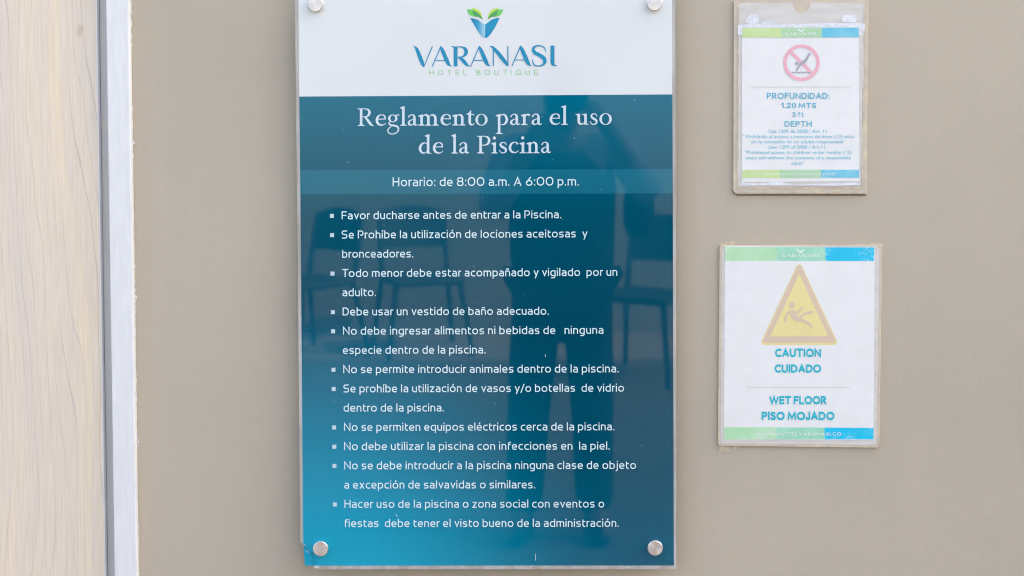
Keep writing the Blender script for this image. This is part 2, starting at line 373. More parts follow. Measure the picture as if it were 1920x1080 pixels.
# ---- the title's roman letters, in photo pixels (capital 33 high, y up), drawn as strokes that swell
def foot(x, l=6, r=6, y=0): return [[(x - l, y), (x + r, y), (x + r, y + 1.3), (x + 2.7, y + 2.6), (x - 2.7, y + 2.6), (x - l, y + 1.3)]]
def flag(x, top): return [[(x - 6.2, top - 2.2), (x - 6.2, top - 3.4), (x - 2.6, top - 5.4), (x + 2.6, top - 5.4), (x + 2.6, top), (x + 1.4, top)]]
def stem(x, a, b, w_=4.75): return stroke([(x, a), (x, b)], w_)
def sm(*p): return stroke(smooth([(x, y, w_ * .91) for x, y, w_ in p]))
ROM = {
 'o': (23, [ring(ell(11.5, 10.6, 11.5, 11.1, tilt=0), ell(11.5, 10.6, 6.7, 9.7, tilt=0))]),
 'e': (20, [sm((18.3, 12.6, 1.6), (17.4, 17.6, 3.2), (14.6, 20.1, 2.4), (11, 20.8, 1.9), (5.4, 18, 3.8), (2.6, 10.8, 5.1), (5.2, 4, 4.7), (11.2, 1.4, 2.9), (16, 2.6, 1.8), (19.6, 5.2, 1.1)), stroke([(3.5, 12.7), (19.2, 12.7)], 1.7)]),
 'g': (23.2, [ring(ell(10.6, 14, 8.9, 7.3), ell(10.6, 14, 4.6, 5.9)), sm((16, 19.2, 2), (19, 20.2, 2.2), (22.8, 20.1, 2.6)),
              sm((6.5, 8.2, 1.6), (3.4, 5.4, 2.4), (5.6, 2, 3.4), (12, .6, 3.8), (18.2, -.9, 4), (21.2, -4.6, 3.6), (20.2, -10.2, 2.6), (15.5, -14, 2.2), (9, -15.4, 2.1), (3, -13, 2.5), (1.2, -8.8, 2.5), (3.4, -4.6, 2.2), (8, -1.2, 1.6))]),
 'l': (12.2, [stem(6.3, 0, 36), foot(6.3, 6.2, 6.2), flag(6.3, 36.6)]),
 'a': (19.6, [sm((1.9, 15.4, 3.2), (3.8, 18.8, 2.2), (8.6, 20.7, 2), (12.4, 18.4, 4), (13.2, 14, 5.1), (13.2, 5, 5.1), (14, 2.2, 4), (16.4, 1.2, 2.4), (19.4, 3, 1.2)),
              sm((13.2, 12.6, 1.5), (7.4, 10.6, 2), (3, 7.6, 3.8), (2.8, 3.6, 4.8), (5.6, 1.3, 3), (9.4, 2, 2.2), (13.2, 5.4, 1.4))]),
 'm': (39, [stem(6.5, 0, 20.4), foot(6.5, 6.4, 5.6), flag(6.5, 21), sm((8, 16.6, 1.3), (11.5, 19.7, 2.2), (15.4, 20, 3.8), (18.6, 17, 5.2), (19.2, 13, 5.2), (19.2, 0, 5.2)), foot(19.2, 5.4, 5.4),
             sm((20.7, 16.6, 1.3), (24.2, 19.7, 2.2), (28.3, 20, 3.8), (31.6, 17, 5.2), (32.4, 13, 5.2), (32.4, 0, 5.2)), foot(32.4, 5.4, 6.4)]),
 'n': (25, [stem(6.3, 0, 20.4), foot(6.3, 6.2, 5.6), flag(6.3, 21), sm((8, 16.6, 1.3), (11.5, 19.7, 2.2), (15.2, 20, 3.8), (18.2, 17, 5.2), (18.8, 13, 5.2), (18.8, 0, 5.2)), foot(18.8, 5.6, 6.2)]),
 't': (16, [[[(.4, 20.2), (.4, 21.2), (5.2, 24), (8.2, 28.4), (9.4, 28.4), (9.4, 19.6)]], sm((6.8, 20, 5.2), (6.8, 6.4, 5.2), (8.2, 2.4, 4.4), (11.4, 1.2, 2.8), (15.8, 3.6, 1.2)), stroke([(8, 20.3), (15, 20.3)], 1.9)]),
 'p': (24.4, [stem(6.8, -16, 20.4), foot(6.8, 6.4, 6.6, -16.4), flag(6.8, 21), sm((8.4, 17, 1.4), (12.6, 20.1, 2.3), (18, 18.6, 4.2), (21.4, 11.4, 5.4), (19.2, 4.4, 4.4), (14.2, 1.2, 2.2), (8.6, 2.4, 1.3))]),
 'r': (17.5, [stem(6.2, 0, 20.4), foot(6.2, 6.2, 6.6), flag(6.2, 21), sm((7.8, 15.6, 1.5), (10.4, 19.2, 2.6), (13.6, 19.8, 4), (17, 18.4, 3.4))]),
 'u': (24.6, [sm((6, 20.6, 5.2), (6, 7, 5.2), (7.2, 3.2, 4.6), (10.6, 1.4, 3), (14, 2.2, 2), (17.4, 5, 1.3)), stem(18.6, .6, 20.8), [[(0, 18.6), (0, 19.8), (6, 20.8), (6, 17)]], [[(12.4, 18.6), (12.4, 19.8), (18, 20.8), (18, 17)]], [[(18.6, .2), (18.6, 3.4), (21.4, 1.8), (24.6, 1.5), (24.6, .4)]]]),
 's': (15, [sm((13.3, 15, 1.2), (12.4, 18.6, 1.9), (9.2, 20.6, 2), (4.8, 19.6, 2.8), (2.8, 16.4, 4), (5, 12.8, 4.6), (9.6, 10.2, 4.8), (12.6, 6.8, 4.4), (11.8, 2.8, 3), (8, .9, 2), (4, 1.6, 1.9), (2, 4, 1.6), (1.2, 6.8, 1.2))]),
 'd': (24.5, [stem(18.2, .6, 36), flag(18.2, 36.6), sm((16.6, 17.4, 1.4), (12.4, 20.6, 2.1), (6.2, 17.8, 4.2), (2.9, 10.4, 5.3), (5.2, 3.9, 4.5), (10.4, 1.2, 2.5), (16.2, 4.2, 1.4)), [[(18.2, .2), (18.2, 3.6), (21.4, 1.8), (24.5, 1.5), (24.5, .3)]]]),
 'c': (20, [sm((17.4, 16.8, 4.2), (15.8, 19.4, 2.8), (11.4, 20.8, 1.9), (5.6, 17.8, 4), (2.7, 10.6, 5.2), (5.4, 3.8, 4.5), (11.2, 1.4, 2.7), (15.6, 2.4, 1.8), (19.6, 5.4, 1.1))]),
 'i': (11.6, [stem(6, 0, 20.4), foot(6, 6, 5.6), flag(6, 21), [ell(5.6, 28.8, 2.9, 2.9)[:-1]]]),
 'P': (25, [stem(6.6, 0, 32.8), foot(6.6, 6.4, 6.6), [[(0, 33), (0, 31.9), (4, 30.6), (9.4, 30.6), (9.4, 33)]], sm((9, 32.2, 1.6), (14.6, 32.2, 2), (20.4, 29.8, 4), (22.5, 24, 5.3), (20, 18.2, 4), (14.4, 15.8, 1.9), (8.6, 16, 1.4))]),
 'R': (31, [stem(6.8, 0, 32.8), foot(6.8, 6.4, 6.6), [[(0, 33), (0, 31.9), (4, 30.6), (9.4, 30.6), (9.4, 33)]], sm((9, 32.2, 1.6), (14.6, 32.2, 2), (20.4, 29.9, 4), (22.4, 25, 5.3), (20, 19.6, 4), (15, 17.4, 1.9), (8.6, 17.2, 1.4)), sm((13, 17.4, 2.4), (17, 13.6, 4.6), (22.4, 6.2, 5.4), (25.4, 2.6, 4.6), (28, 1, 2.6), (31, .6, 1.2))]),
}
TITLE1 = [('R', 670.3, 701.4), ('e', 703.9, 724.1), ('g', 725.9, 749), ('l', 750, 762.1), ('a', 764, 783.4), ('m', 784, 822.9), ('e', 825.5, 846), ('n', 848, 872.9), ('t', 874, 890.1), ('o', 891.3, 914.3),
          ('p', 929, 953.4), ('a', 956, 975.3), ('r', 976.8, 994.3), ('a', 996.5, 1016), ('e', 1030.2, 1050.7), ('l', 1052.4, 1064.6), ('u', 1079.2, 1103.8), ('s', 1106, 1120.9), ('o', 1123.8, 1147.2)]
TITLE2 = [('d', 784.5, 809), ('e', 811.2, 831.3), ('l', 846.3, 858), ('a', 860.6, 880), ('P', 894.5, 919.7), ('i', 921.6, 932.9), ('s', 935.5, 951), ('c', 953.4, 973.1), ('i', 974.3, 986.3), ('n', 987.3, 1011.6), ('a', 1014.1, 1033.1)]
def roman(seq, base0, xref, tilt):
    out = []
    for ch, a, b in seq:
        wd, gr = ROM[ch]; k = (b - a) / wd; base = base0 + tilt * (a - xref)
        out += [[[(a + px * k, base - py) for px, py in q] for q in g] for g in gr]
    return out

# ---- the hotel's mark and name
def zl(p, ox): return [(ox + x / 5.047, y / 5.047, w_ / 5.047) for x, y, w_ in p]
def letterA(dx, dy):
    f = lambda p: [(x + dx, y + dy, w_) for x, y, w_ in p]
    return [f([(1364, 630, 9), (1446, 440, 10)]), f([(1443, 438, 12), (1461, 476, 34), (1499, 563, 38), (1517, 602, 33), (1533, 619, 16), (1549, 625, 6)]), f([(1392, 573, 8), (1485, 572, 8)])]
NAME_L = [[(1183, 441, 5), (1200, 444, 12), (1216, 462, 28), (1235, 505, 36), (1268, 590, 37), (1286, 634, 12)], [(1286, 632, 8), (1366, 439, 10)]] + letterA(0, 0) + [
  [(1545, 441, 6), (1565, 443, 12), (1580, 456, 20)], [(1586, 440, 36), (1586, 628, 36)], [(1588, 444, 9), (1640, 445, 12), (1674, 460, 28), (1686, 492, 34), (1672, 522, 24), (1645, 538, 12), (1605, 542, 8)],
  [(1614, 538, 14), (1650, 566, 34), (1685, 606, 30), (1705, 622, 14), (1726, 626, 6)]] + letterA(365, -2)
NAME_R = [[(92, 439, 6), (110, 441, 12), (124, 458, 14)], [(126, 452, 10), (126, 625, 10)], [(112, 440, 18), (150, 478, 34), (225, 570, 36), (264, 624, 14)], [(264, 435, 10), (264, 622, 10)]] + letterA(-1062, -5) + [
  [(623, 495, 4), (620, 476, 8), (606, 450, 11), (578, 435, 11), (545, 431, 13), (514, 446, 22), (504, 472, 28), (522, 500, 34), (560, 520, 36), (600, 546, 36), (614, 580, 32), (598, 610, 20), (565, 624, 12), (530, 622, 12), (507, 605, 12), (499, 582, 9), (497, 560, 4)],
  [(686, 432, 37), (686, 596, 37)], [(686, 594, 37), (692, 611, 24), (708, 619, 12), (729, 622, 5)]]
NAME = [stroke(smooth(zl(p, 540))) if len(p) > 2 else stroke(zl(p, 540)) for p in NAME_L] + [stroke(smooth(zl(p, 900))) if len(p) > 2 else stroke(zl(p, 900)) for p in NAME_R]
NAMEBOX = (774.5, 85, 1044.5, 125)
def cr(pts, seg=5): return [(x, y) for x, y, _ in smooth([(x, y, 1) for x, y in pts], seg)]
EM_L = cr([(881.4, 34.1), (888.7, 34.7), (896.6, 37.6), (903.6, 42.6), (909.2, 46)]) + cr([(909.2, 71.8), (903.6, 68.4), (896.6, 59.4), (889.7, 47.6), (881.4, 34.1)])[:-1]
EM_R = cr([(937, 33.7), (930, 34), (921.8, 37), (915, 42), (909.6, 46)]) + cr([(909.6, 71.8), (914.9, 69.3), (921.8, 61.4), (929.7, 48.5), (937, 33.7)])[:-1]
LEAF_G = cr([(874.9, 17.4), (885.7, 18.2), (894.7, 22.8), (901.6, 29.7), (905.2, 37)]) + cr([(905.2, 37), (896.6, 31.9), (888, 31), (883.8, 30.1), (879.2, 26), (874.9, 17.4)])[1:-1]
LEAF_Y = cr([(884.8, 14.9), (894.7, 17.4), (901.6, 23.8), (905.2, 37)]) + cr([(905.2, 37), (899.5, 28.5), (892.6, 21.8), (885.7, 18.2), (884.8, 14.9)])[1:-1]
LEAF_D = cr([(885.7, 18.2), (894.7, 22.8), (901.6, 29.7), (905.2, 37)]) + cr([(905.2, 37), (896.6, 31.7), (891, 31.2), (886.8, 26), (885.7, 18.2)])[1:-1]
mir = lambda pts: [(2 * 909.6 - x, y) for x, y in pts]

# ------------------------------------------------------------------ materials
m_wall = mat('taupe_wall_paint', rough=.62, spec=.35); n = N(m_wall)
co = n.coord(); big = n.noise(co, 1.6, 4); mid = n.noise(co, 11, 4, .6); fine = n.noise(co, 420, 2)
base = n.mix(n.rng(big, .3, .7), lin(184, 173, 154), lin(195, 183, 163))
base = n.mix(n.rng(mid, .55, .8, 0, .25), base, lin(184, 174, 152))
base = n.mix(n.rng(fine, .35, .7, 0, .2), base, lin(166, 158, 139))
streak = n.noise(n.coord((1, 1, .12)), 22, 4, .6); base = n.mix(n.rng(streak, .55, .75, 0, .22), base, lin(200, 187, 172))
scuff = n.noise(n.coord((1, 1, 2.4)), 34, 6, .75); base = n.mix(n.rng(scuff, .66, .72, 0, .35), base, lin(168, 154, 134))
pore = n.noise(co, 150, 2); base = n.mix(n.rng(pore, .74, .8, 0, .3), base, lin(140, 128, 112))
n.color(base); n.bump(n.math('ADD', n.math('MULTIPLY', fine, .5), n.math('MULTIPLY', n.noise(co, 90, 3), .8)), .26, .0012)

m_white = mat('white_door_paint', rough=.38); n = N(m_white); co = n.coord((1, 1, .12))
n.color(n.mix(n.rng(n.noise(co, 160, 3), .35, .7), lin(225, 226, 225), lin(233, 234, 233))); n.bump(n.noise(co, 220, 2), .12, .0008)
m_chip = mat('rough_paint_edge', rough=.7); n = N(m_chip)
n.color(n.mix(n.rng(n.noise(n.coord((1, 1, .35)), 240, 3, .7), .42, .58), lin(230, 230, 233), lin(176, 168, 160)))
m_stop = mat('grey_white_stop_paint', lin(206, 202, 197), .45)
m_alu = mat('bright_edge_strip', lin(228, 226, 226), .3)

m_wood = mat('pale_maple_laminate', rough=.42, spec=.4); n = N(m_wood)
co = n.coord(); X, Y, Z = n.xyz(co)
warp = n.noise(n.coord((1, 1, .13)), 5.5, 2.5, .5); warp2 = n.noise(n.coord((1, 1, .07)), 26, 2, .5)
f = n.math('ADD', n.math('MULTIPLY', X, 64), n.math('ADD', n.math('MULTIPLY', warp, 17), n.math('MULTIPLY', warp2, 1.1)))
f = n.math('ADD', f, n.math('MULTIPLY', Z, 1.6))
fr = n.math('FRACT', f); idn = n.math('FLOOR', f)
wnz = n.n('ShaderNodeTexWhiteNoise', noise_dimensions='1D'); n.put(wnz.inputs['W'], idn); rnd = wnz.outputs['Value']
line = n.math('MULTIPLY', n.rng(fr, .86, .985, 0, 1, True), n.rng(fr, .985, 1.0, 1, 0))
line = n.math('MULTIPLY', line, n.math('MULTIPLY', n.rng(rnd, 0, 1, .1, 1), n.rng(n.noise(n.coord((1, 1, .2)), 9, 2), .35, .6, .35, 1)))
tone = n.ramp(n.noise(n.coord((1, 1, .05)), 16, 3), [(.32, lin(229, 216, 200)), (.5, lin(242, 225, 200)), (.68, lin(250, 230, 194))])
tone = n.mix(n.math('MULTIPLY', rnd, .45), tone, lin(226, 215, 204))
fib = n.noise(n.coord((1, 1, .03)), 330, 4, .7)
tone = n.mix(n.rng(fib, .38, .66, 0, .42), tone, lin(206, 188, 166))
fleck = n.noise(n.coord((1, 1, .35)), 190, 2); tone = n.mix(n.rng(fleck, .6, .75, 0, .3), tone, lin(238, 226, 212))
tone = n.mix(n.math('MULTIPLY', line, .75), tone, lin(186, 168, 152))
knot = n.noise(n.coord((1, 1, .6)), 24, 1); tone = n.mix(n.rng(knot, .78, .84, 0, .5), tone, lin(196, 172, 150))
n.color(tone); n.bump(fib, .06, .0004)

# printed face of the big sign
ROOT_SIGN = P(914, 1064, .022)
pl, pr, pt, pb = P(565, 620, .0282), P(1262, 620, .0282), P(910, 179, .0282), P(910, 1060, .0282)
m_blue = mat('blue_print_behind_acrylic', rough=.02, spec=.5); n = N(m_blue)
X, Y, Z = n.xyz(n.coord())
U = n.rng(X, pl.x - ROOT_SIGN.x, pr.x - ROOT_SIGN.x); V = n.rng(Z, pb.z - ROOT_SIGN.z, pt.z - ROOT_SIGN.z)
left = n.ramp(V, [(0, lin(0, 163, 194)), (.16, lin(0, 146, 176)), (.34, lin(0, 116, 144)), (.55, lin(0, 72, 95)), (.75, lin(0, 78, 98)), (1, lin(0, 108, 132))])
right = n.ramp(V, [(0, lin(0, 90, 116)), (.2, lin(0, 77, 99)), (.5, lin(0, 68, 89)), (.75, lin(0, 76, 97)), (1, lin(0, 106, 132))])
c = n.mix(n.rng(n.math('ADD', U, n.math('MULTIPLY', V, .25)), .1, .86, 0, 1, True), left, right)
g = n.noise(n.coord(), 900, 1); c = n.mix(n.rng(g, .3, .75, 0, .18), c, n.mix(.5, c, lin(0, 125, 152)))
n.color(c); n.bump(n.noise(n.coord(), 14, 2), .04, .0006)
m_band = m_blue.copy(); m_band.name = 'lighter_blue_print'; n = N(m_band)
src = n.b.inputs['Base Color'].links[0].from_socket; n.color(n.mix(.09, src, lin(90, 220, 245)))
m_head = mat('white_print_behind_acrylic', lin(221, 225, 234), .06)
n = N(m_head); n.color(n.mix(n.rng(n.noise(n.coord(), 5, 2), .3, .7), lin(223, 227, 226), lin(226, 230, 229)))
m_txt = mat('white_lettering', lin(214, 241, 244), .06)
m_ttl = mat('pale_title_lettering', lin(204, 224, 232), .06)
m_blt = mat('pale_bullet', lin(194, 216, 224), .06)
m_name = mat('hotel_blue', lin(0, 140, 180), .06)
m_tagline = mat('tagline_green', lin(150, 205, 140), .06)
m_leafg = mat('leaf_green', lin(110, 205, 100), .06); m_leafy = mat('leaf_yellow', lin(190, 220, 80), .06); m_leafd = mat('leaf_deep_green', lin(75, 165, 95), .06)
m_emr = mat('mark_blue', lin(0, 146, 188), .06)
m_eml = mat('mark_fading_blue', rough=.06); n = N(m_eml); X, Y, Z = n.xyz(n.coord())
ea, eb = P(886, 50, .0287), P(909, 50, .0287)
n.color(n.ramp(n.rng(X, ea.x - ROOT_SIGN.x, eb.x - ROOT_SIGN.x), [(0, lin(0, 126, 172)), (.45, lin(40, 155, 196)), (1, lin(165, 207, 224))]))
m_acr = mat('clear_acrylic_edge', lin(190, 190, 182), .12); n = N(m_acr)
ec = n.mix(n.rng(n.noise(n.coord((1, 1, .2)), 60, 3), .35, .65), lin(186, 184, 174), lin(214, 214, 212)); n.color(ec)
tr = n.n('ShaderNodeBsdfTransparent'); mx = n.n('ShaderNodeMixShader'); mx.inputs[0].default_value = .35
n.t.links.new(n.b.outputs[0], mx.inputs[1]); n.t.links.new(tr.outputs[0], mx.inputs[2])
n.t.links.new(mx.outputs[0], n.t.nodes['Material Output'].inputs[0])
m_crack = mat('dark_crack', lin(10, 70, 100), .3); m_crackl = mat('chip_and_painted_glint', lin(205, 210, 208), .2)
m_steel = mat('brushed_steel', lin(236, 231, 229), .36, 1.0); n = N(m_steel)
tg = n.n('ShaderNodeTangent', direction_type='RADIAL', axis='Y'); n.put(n.b.inputs['Tangent'], tg.outputs[0]); n.b.inputs['Anisotropic'].default_value = .85
n.color(n.mix(n.rng(n.noise(n.coord(), 350, 3, .7), .6, .72), lin(240, 234, 231), lin(190, 160, 140)))
m_steels = mat('worn_steel_rim', lin(225, 222, 220), .18, 1.0)
m_speck = mat('white_speck', lin(225, 235, 240), .5); m_dirt = mat('grey_speck', lin(160, 160, 165), .5)

m_paper = mat('printed_white_paper', rough=.28); n = N(m_paper)
n.color(n.mix(n.rng(n.noise(n.coord(), 30, 4), .3, .7), lin(232, 232, 229), lin(237, 237, 235)))
def faded(name, a, b, sc=40):
    m = mat(name, rough=.28); q = N(m); q.color(q.mix(q.rng(q.noise(q.coord(), sc, 4, .65), .4, .65), a, b)); return m
m_lime = faded('faded_lime_print', lin(198, 222, 150), lin(206, 226, 168)); m_sage = faded('faded_green_print', lin(172, 214, 168), lin(186, 220, 182)); m_sky = faded('faded_blue_print', lin(105, 196, 222), lin(135, 205, 222))
m_mint = faded('faded_mint_print', lin(176, 224, 176), lin(196, 230, 196)); m_aqua = faded('faded_aqua_print', lin(150, 216, 182), lin(172, 224, 198))
m_cyan = faded('scuffed_cyan_print', lin(0, 192, 230), lin(10, 198, 233), 30); n = N(m_cyan)
src = n.b.inputs['Base Color'].links[0].from_socket
sc = n.math('MULTIPLY', n.rng(n.noise(n.coord(), 210, 5, .75), .52, .56), n.rng(n.noise(n.coord(), 40, 2), .48, .6)); n.color(n.mix(n.math('MULTIPLY', sc, .55), src, lin(190, 232, 240)))
m_teal = mat('faded_teal_ink', lin(78, 178, 204), .28); m_teal2 = mat('pale_teal_ink', lin(122, 196, 216), .28); m_cy = mat('cyan_ink', lin(20, 184, 203), .28)
m_rule = mat('pale_green_rule', lin(196, 214, 196), .28); m_wtxt = mat('white_ink_gap', lin(236, 243, 238), .28)
m_pink = mat('faded_red_print', lin(238, 178, 190), .28); m_grey = mat('faded_black_print', lin(168, 164, 178), .28)
m_yel = mat('faded_yellow_print', lin(234, 220, 150), .28); m_yel2 = mat('pale_yellow_print', lin(235, 222, 154), .28); m_brn = mat('faded_brown_print', lin(220, 196, 172), .28)
m_hold = mat('yellowed_clear_plastic', rough=.22); n = N(m_hold)
k = n.noise(n.coord(), 55, 4, .6); n.color(n.ramp(k, [(.35, lin(198, 184, 164)), (.5, lin(205, 192, 175)), (.64, lin(212, 198, 170)), (.74, lin(220, 205, 178))])); n.bump(n.noise(n.coord(), 120, 2), .15, .0006)
m_clear = mat('milky_clear_plastic', rough=.15); n = N(m_clear)
n.color(n.mix(n.rng(n.noise(n.coord((.4, 1, 2)), 40, 4), .35, .65), lin(208, 204, 197), lin(218, 214, 208)))
m_tape = mat('white_tape', rough=.5); n = N(m_tape); n.color(n.mix(n.rng(n.noise(n.coord(), 130, 3), .4, .6), lin(216, 219, 224), lin(234, 235, 239))); n.bump(n.noise(n.coord(), 160, 3), .4, .0012)
m_glue = mat('dried_cream_glue', rough=.5); n = N(m_glue); n.color(n.mix(n.rng(n.noise(n.coord(), 140, 3), .4, .62), lin(186, 174, 156), lin(214, 196, 162)))
m_dark = mat('holder_edge_brown', lin(135, 120, 100), .8)

# ------------------------------------------------------------------ setting
xw = P(248, 540, 0).x; FRAMEZ = 2.1; xdl = P(190, 540, 0).x - .92
mb = MB(); WH = 11.5  # unseen height and right end stretched so the wall shades the deck
mb.box((xw, 0, 0), (16, .2, WH)); mb.box((-7, 0, 0), (xdl - .05, .2, WH)); mb.box((xdl - .05, 0, FRAMEZ + .05), (xw, .2, WH))
tag(mb.build('wall', m_wall), 'taupe painted wall that the pool signs hang on', 'wall', kind='structure')

m_floor = mat('pale_concrete_paving', rough=.75); n = N(m_floor); co = n.coord()
n.color(n.mix(n.noise(co, 3, 5, .6), (.19, .172, .15, 1), (.25, .228, .20, 1)))
mb = MB(); mb.poly([(-40, -40, 0), (40, -40, 0), (40, 0, 0), (-40, 0, 0)])
tag(mb.build('pool_deck', m_floor), 'pale paved pool deck in front of the wall', 'paving', kind='structure')
m_far = mat('pale_rendered_wall', rough=.8); n = N(m_far); n.color(n.mix(n.noise(n.coord(), 2, 4), (.235, .25, .24, 1), (.29, .305, .292, 1)))
mb = MB(); mb.box((-9, -7.1, 0), (9, -6.9, 2.6))
tag(mb.build('garden_wall', m_far), 'pale rendered wall across the deck, mirrored in the blue sign', 'wall', kind='structure')

# ------------------------------------------------------------------ door
xj0t, xj1t = 205, 247.5          # white jamb at the top of the photo, both edges; it leans by 3.5 px to the bottom
r = empty('door', P(95, 1080, -.006), 'pale maple wood door with faint vertical grain, left of the white frame', 'door')
xe = P(189, 540, -.006).x
mb = MB(); mb.box((xe - .9, .006, .01), (xe - .0011, .046, FRAMEZ - .012)); mb.build('leaf', m_wood, r, bevel=.0006)
mb = MB(); mb.box((xe - .001, .0052, .01), (xe + .0008, .046, FRAMEZ - .012)); mb.build('edge_strip', m_alu, r)
r = empty('door_frame', P(228, 1080, 0), 'white painted door frame with ragged paint edge against the taupe wall', 'door frame')
xs, xf0, xf1 = P(206, 540, -.02).x, P(206.5, 540, .012).x, P(249, 540, .012).x
mb = MB(); mb.box((xf0, -.012, 0), (xf1, .0, FRAMEZ + .05)); mb.box((xf0, .0, 0), (xw, .2, FRAMEZ + .05)); mb.build('jamb', m_white, r, bevel=.0015)
mb = MB(); mb.box((xe + .0016, .016, 0), (xf0 - .0005, .075, FRAMEZ)); mb.build('stop', m_stop, r)
mb = MB(); mb.box((xdl, -.012, FRAMEZ), (xf0 - .001, .2, FRAMEZ + .05)); mb.build('head', m_white, r, bevel=.0015)
mb = MB(); rg = random.Random(3); z = .6; prev = None          # ragged paint and filler where the frame meets the wall
while z < 1.95:
    wd = -.0003 + .0007 * abs(rg.gauss(0, 1)) + (.003 if rg.random() < .04 else 0)
    q = (z, min(wd, .006))
    if prev: mb.poly([(xf1 - .0005, -.0009, prev[0]), (xf1 + prev[1], -.0006, prev[0]), (xf1 + q[1], -.0006, q[0]), (xf1 - .0005, -.0009, q[0])])
    prev = q; z += .004 + .004 * rg.random()
mb.build('paint_edge', m_chip, r)
mb = MB()
for px, py, s in ((236, 692, .9), (219, 575, .6), (250, 267, .9), (255, 737, 1.6)):
    q = P(px, py, .0122); mb.lathe(q, [(s * S, .0121), (s * S * .6, .0126)], 8)
mb.build('paint_blemish', m_chip, r)

# ------------------------------------------------------------------ the big sign
r = empty('pool_rules_sign', ROOT_SIGN, 'tall blue and white acrylic sign listing the pool rules, largest on the wall', 'sign')
FR = .0282
outl = [(552.6, -31), (1266, -33), (1267.6, 600), (1268, 1067), (588, 1067.4), (597, 1063.2), (588.5, 1061), (572, 1060.4), (569.3, 1024), (563.2, 1018.5), (558.5, 500)]
mb = MB(); mb.prism(outl, .022, FR - .0002); mb.build('acrylic_sheet', m_acr, r, weld=True)
mb = MB(); mb.pxpoly([(559.3, -28), (1260.3, -30), (1260.6, 177), (561.2, 181)], FR); mb.build('header_panel', m_head, r)
mb = MB()
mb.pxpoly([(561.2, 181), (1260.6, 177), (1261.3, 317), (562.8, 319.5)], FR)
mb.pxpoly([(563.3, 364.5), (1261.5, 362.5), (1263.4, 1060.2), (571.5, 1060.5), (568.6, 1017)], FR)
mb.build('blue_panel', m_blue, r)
mb = MB(); mb.pxpoly([(562.8, 319.5), (1261.3, 317), (1261.5, 362.5), (563.3, 364.5)], FR); mb.build('hours_band', m_band, r)
TX = FR + .0003
mb = MB(); mb.pxpolys(NAME, TX); mb.build('hotel_name', m_name, r)
mb = MB()
for ch, a, b in [('H', 805, 813.8), ('O', 821.4, 831.3), ('T', 838, 847), ('E', 854.4, 861), ('L', 869, 876), ('B', 893, 901), ('O', 908.5, 919.2), ('U', 926.7, 935.3), ('T', 942.6, 952), ('I', 957.7, 958.9), ('Q', 967, 977.7), ('U', 984.8, 993.5), ('E', 1001.6, 1009.6)]:
    tl = -.3 * (a - 805) / 205
    mb.pxpolys(caps(ch, a, b, 130.8 + tl, 140.8 + tl, 1.05), TX)
mb.build('hotel_tagline', m_tagline, r)
em = MB(); em.pxpoly(EM_L, TX); em = em.build('emblem', m_eml, r)
for pts, m, d in ((EM_R, m_emr, 0), (LEAF_Y, m_leafy, 0), (LEAF_G, m_leafg, 4e-5), (LEAF_D, m_leafd, 8e-5)):
    mb = MB(); mb.pxpoly(pts, TX + d)
    if pts is not EM_R: mb.pxpoly(mir(pts), TX + d)
    mb.build('emblem_half' if pts is EM_R else 'emblem_leaf', m, em)
mb = MB(); mb.pxpolys(roman(TITLE1, 236.2, 670, -.0052), TX); mb.pxpolys(roman(TITLE2, 288.3, 784, -.005), TX); mb.build('title_lettering', m_ttl, r)
mb = MB(); mb.pxpolys(place('Horario: de 8:00 a.m. A 6:00 p.m.', 736, 1085.5, 349.3, -.0042, 1.1), TX); mb.build('opening_hours', m_txt, r)
RULES = [[('Favor ducharse antes de entrar a la Piscina.', 640.5, 1052.5)], [('Se Prohíbe la utilización de lociones aceitosas  y', 640.5, 1101.5), ('bronceadores.', 641.5, 775)],
  [('Todo menor debe estar acompañado y vigilado  por un', 641.3, 1157.5), ('adulto.', 642, 705)], [('Debe usar un vestido de baño adecuado.', 642.3, 1029)],
  [('No debe ingresar alimentos ni bebidas de   ninguna', 643, 1131.5), ('especie dentro de la piscina.', 642.8, 910.5)], [('No se permite introducir animales dentro de la piscina.', 643.5, 1160)],
  [('Se prohíbe la utilización de vasos y/o botellas  de vidrio', 643.8, 1170), ('dentro de la piscina.', 644.2, 832.5)], [('No se permiten equipos eléctricos cerca de la piscina.', 645, 1152)],
  [('No debe utilizar la piscina con infecciones en  la piel.', 645, 1143.3)], [('No se debe introducir a la piscina ninguna clase de objeto', 645.3, 1192.5), ('a excepción de salvavidas o similares.', 645.5, 1003.5)],
  [('Hacer uso de la piscina o zona social con eventos o', 645.8, 1133), ('fiestas  debe tener el visto bueno de la administración.', 646.2, 1160.3)]]
ln = 0
for rule in RULES:
    mb = MB(); l0 = ln
    for t, a, b in rule:
        mb.pxpolys(place(t, a, b, 411.2 + 36.07 * ln, -.0052 + .0042 * ln / 16), TX); ln += 1
    o = mb.build('rule_text', m_txt, r)
    bx, by = 618.6 + 5.6 * l0 / 15, 401 + 36.07 * l0
    mb = MB(); mb.pxpoly([(bx, by), (bx + 7.4, by - .05), (bx + 7.4, by + 7.5), (bx, by + 7.55)], TX); mb.build('bullet', m_blt, o)
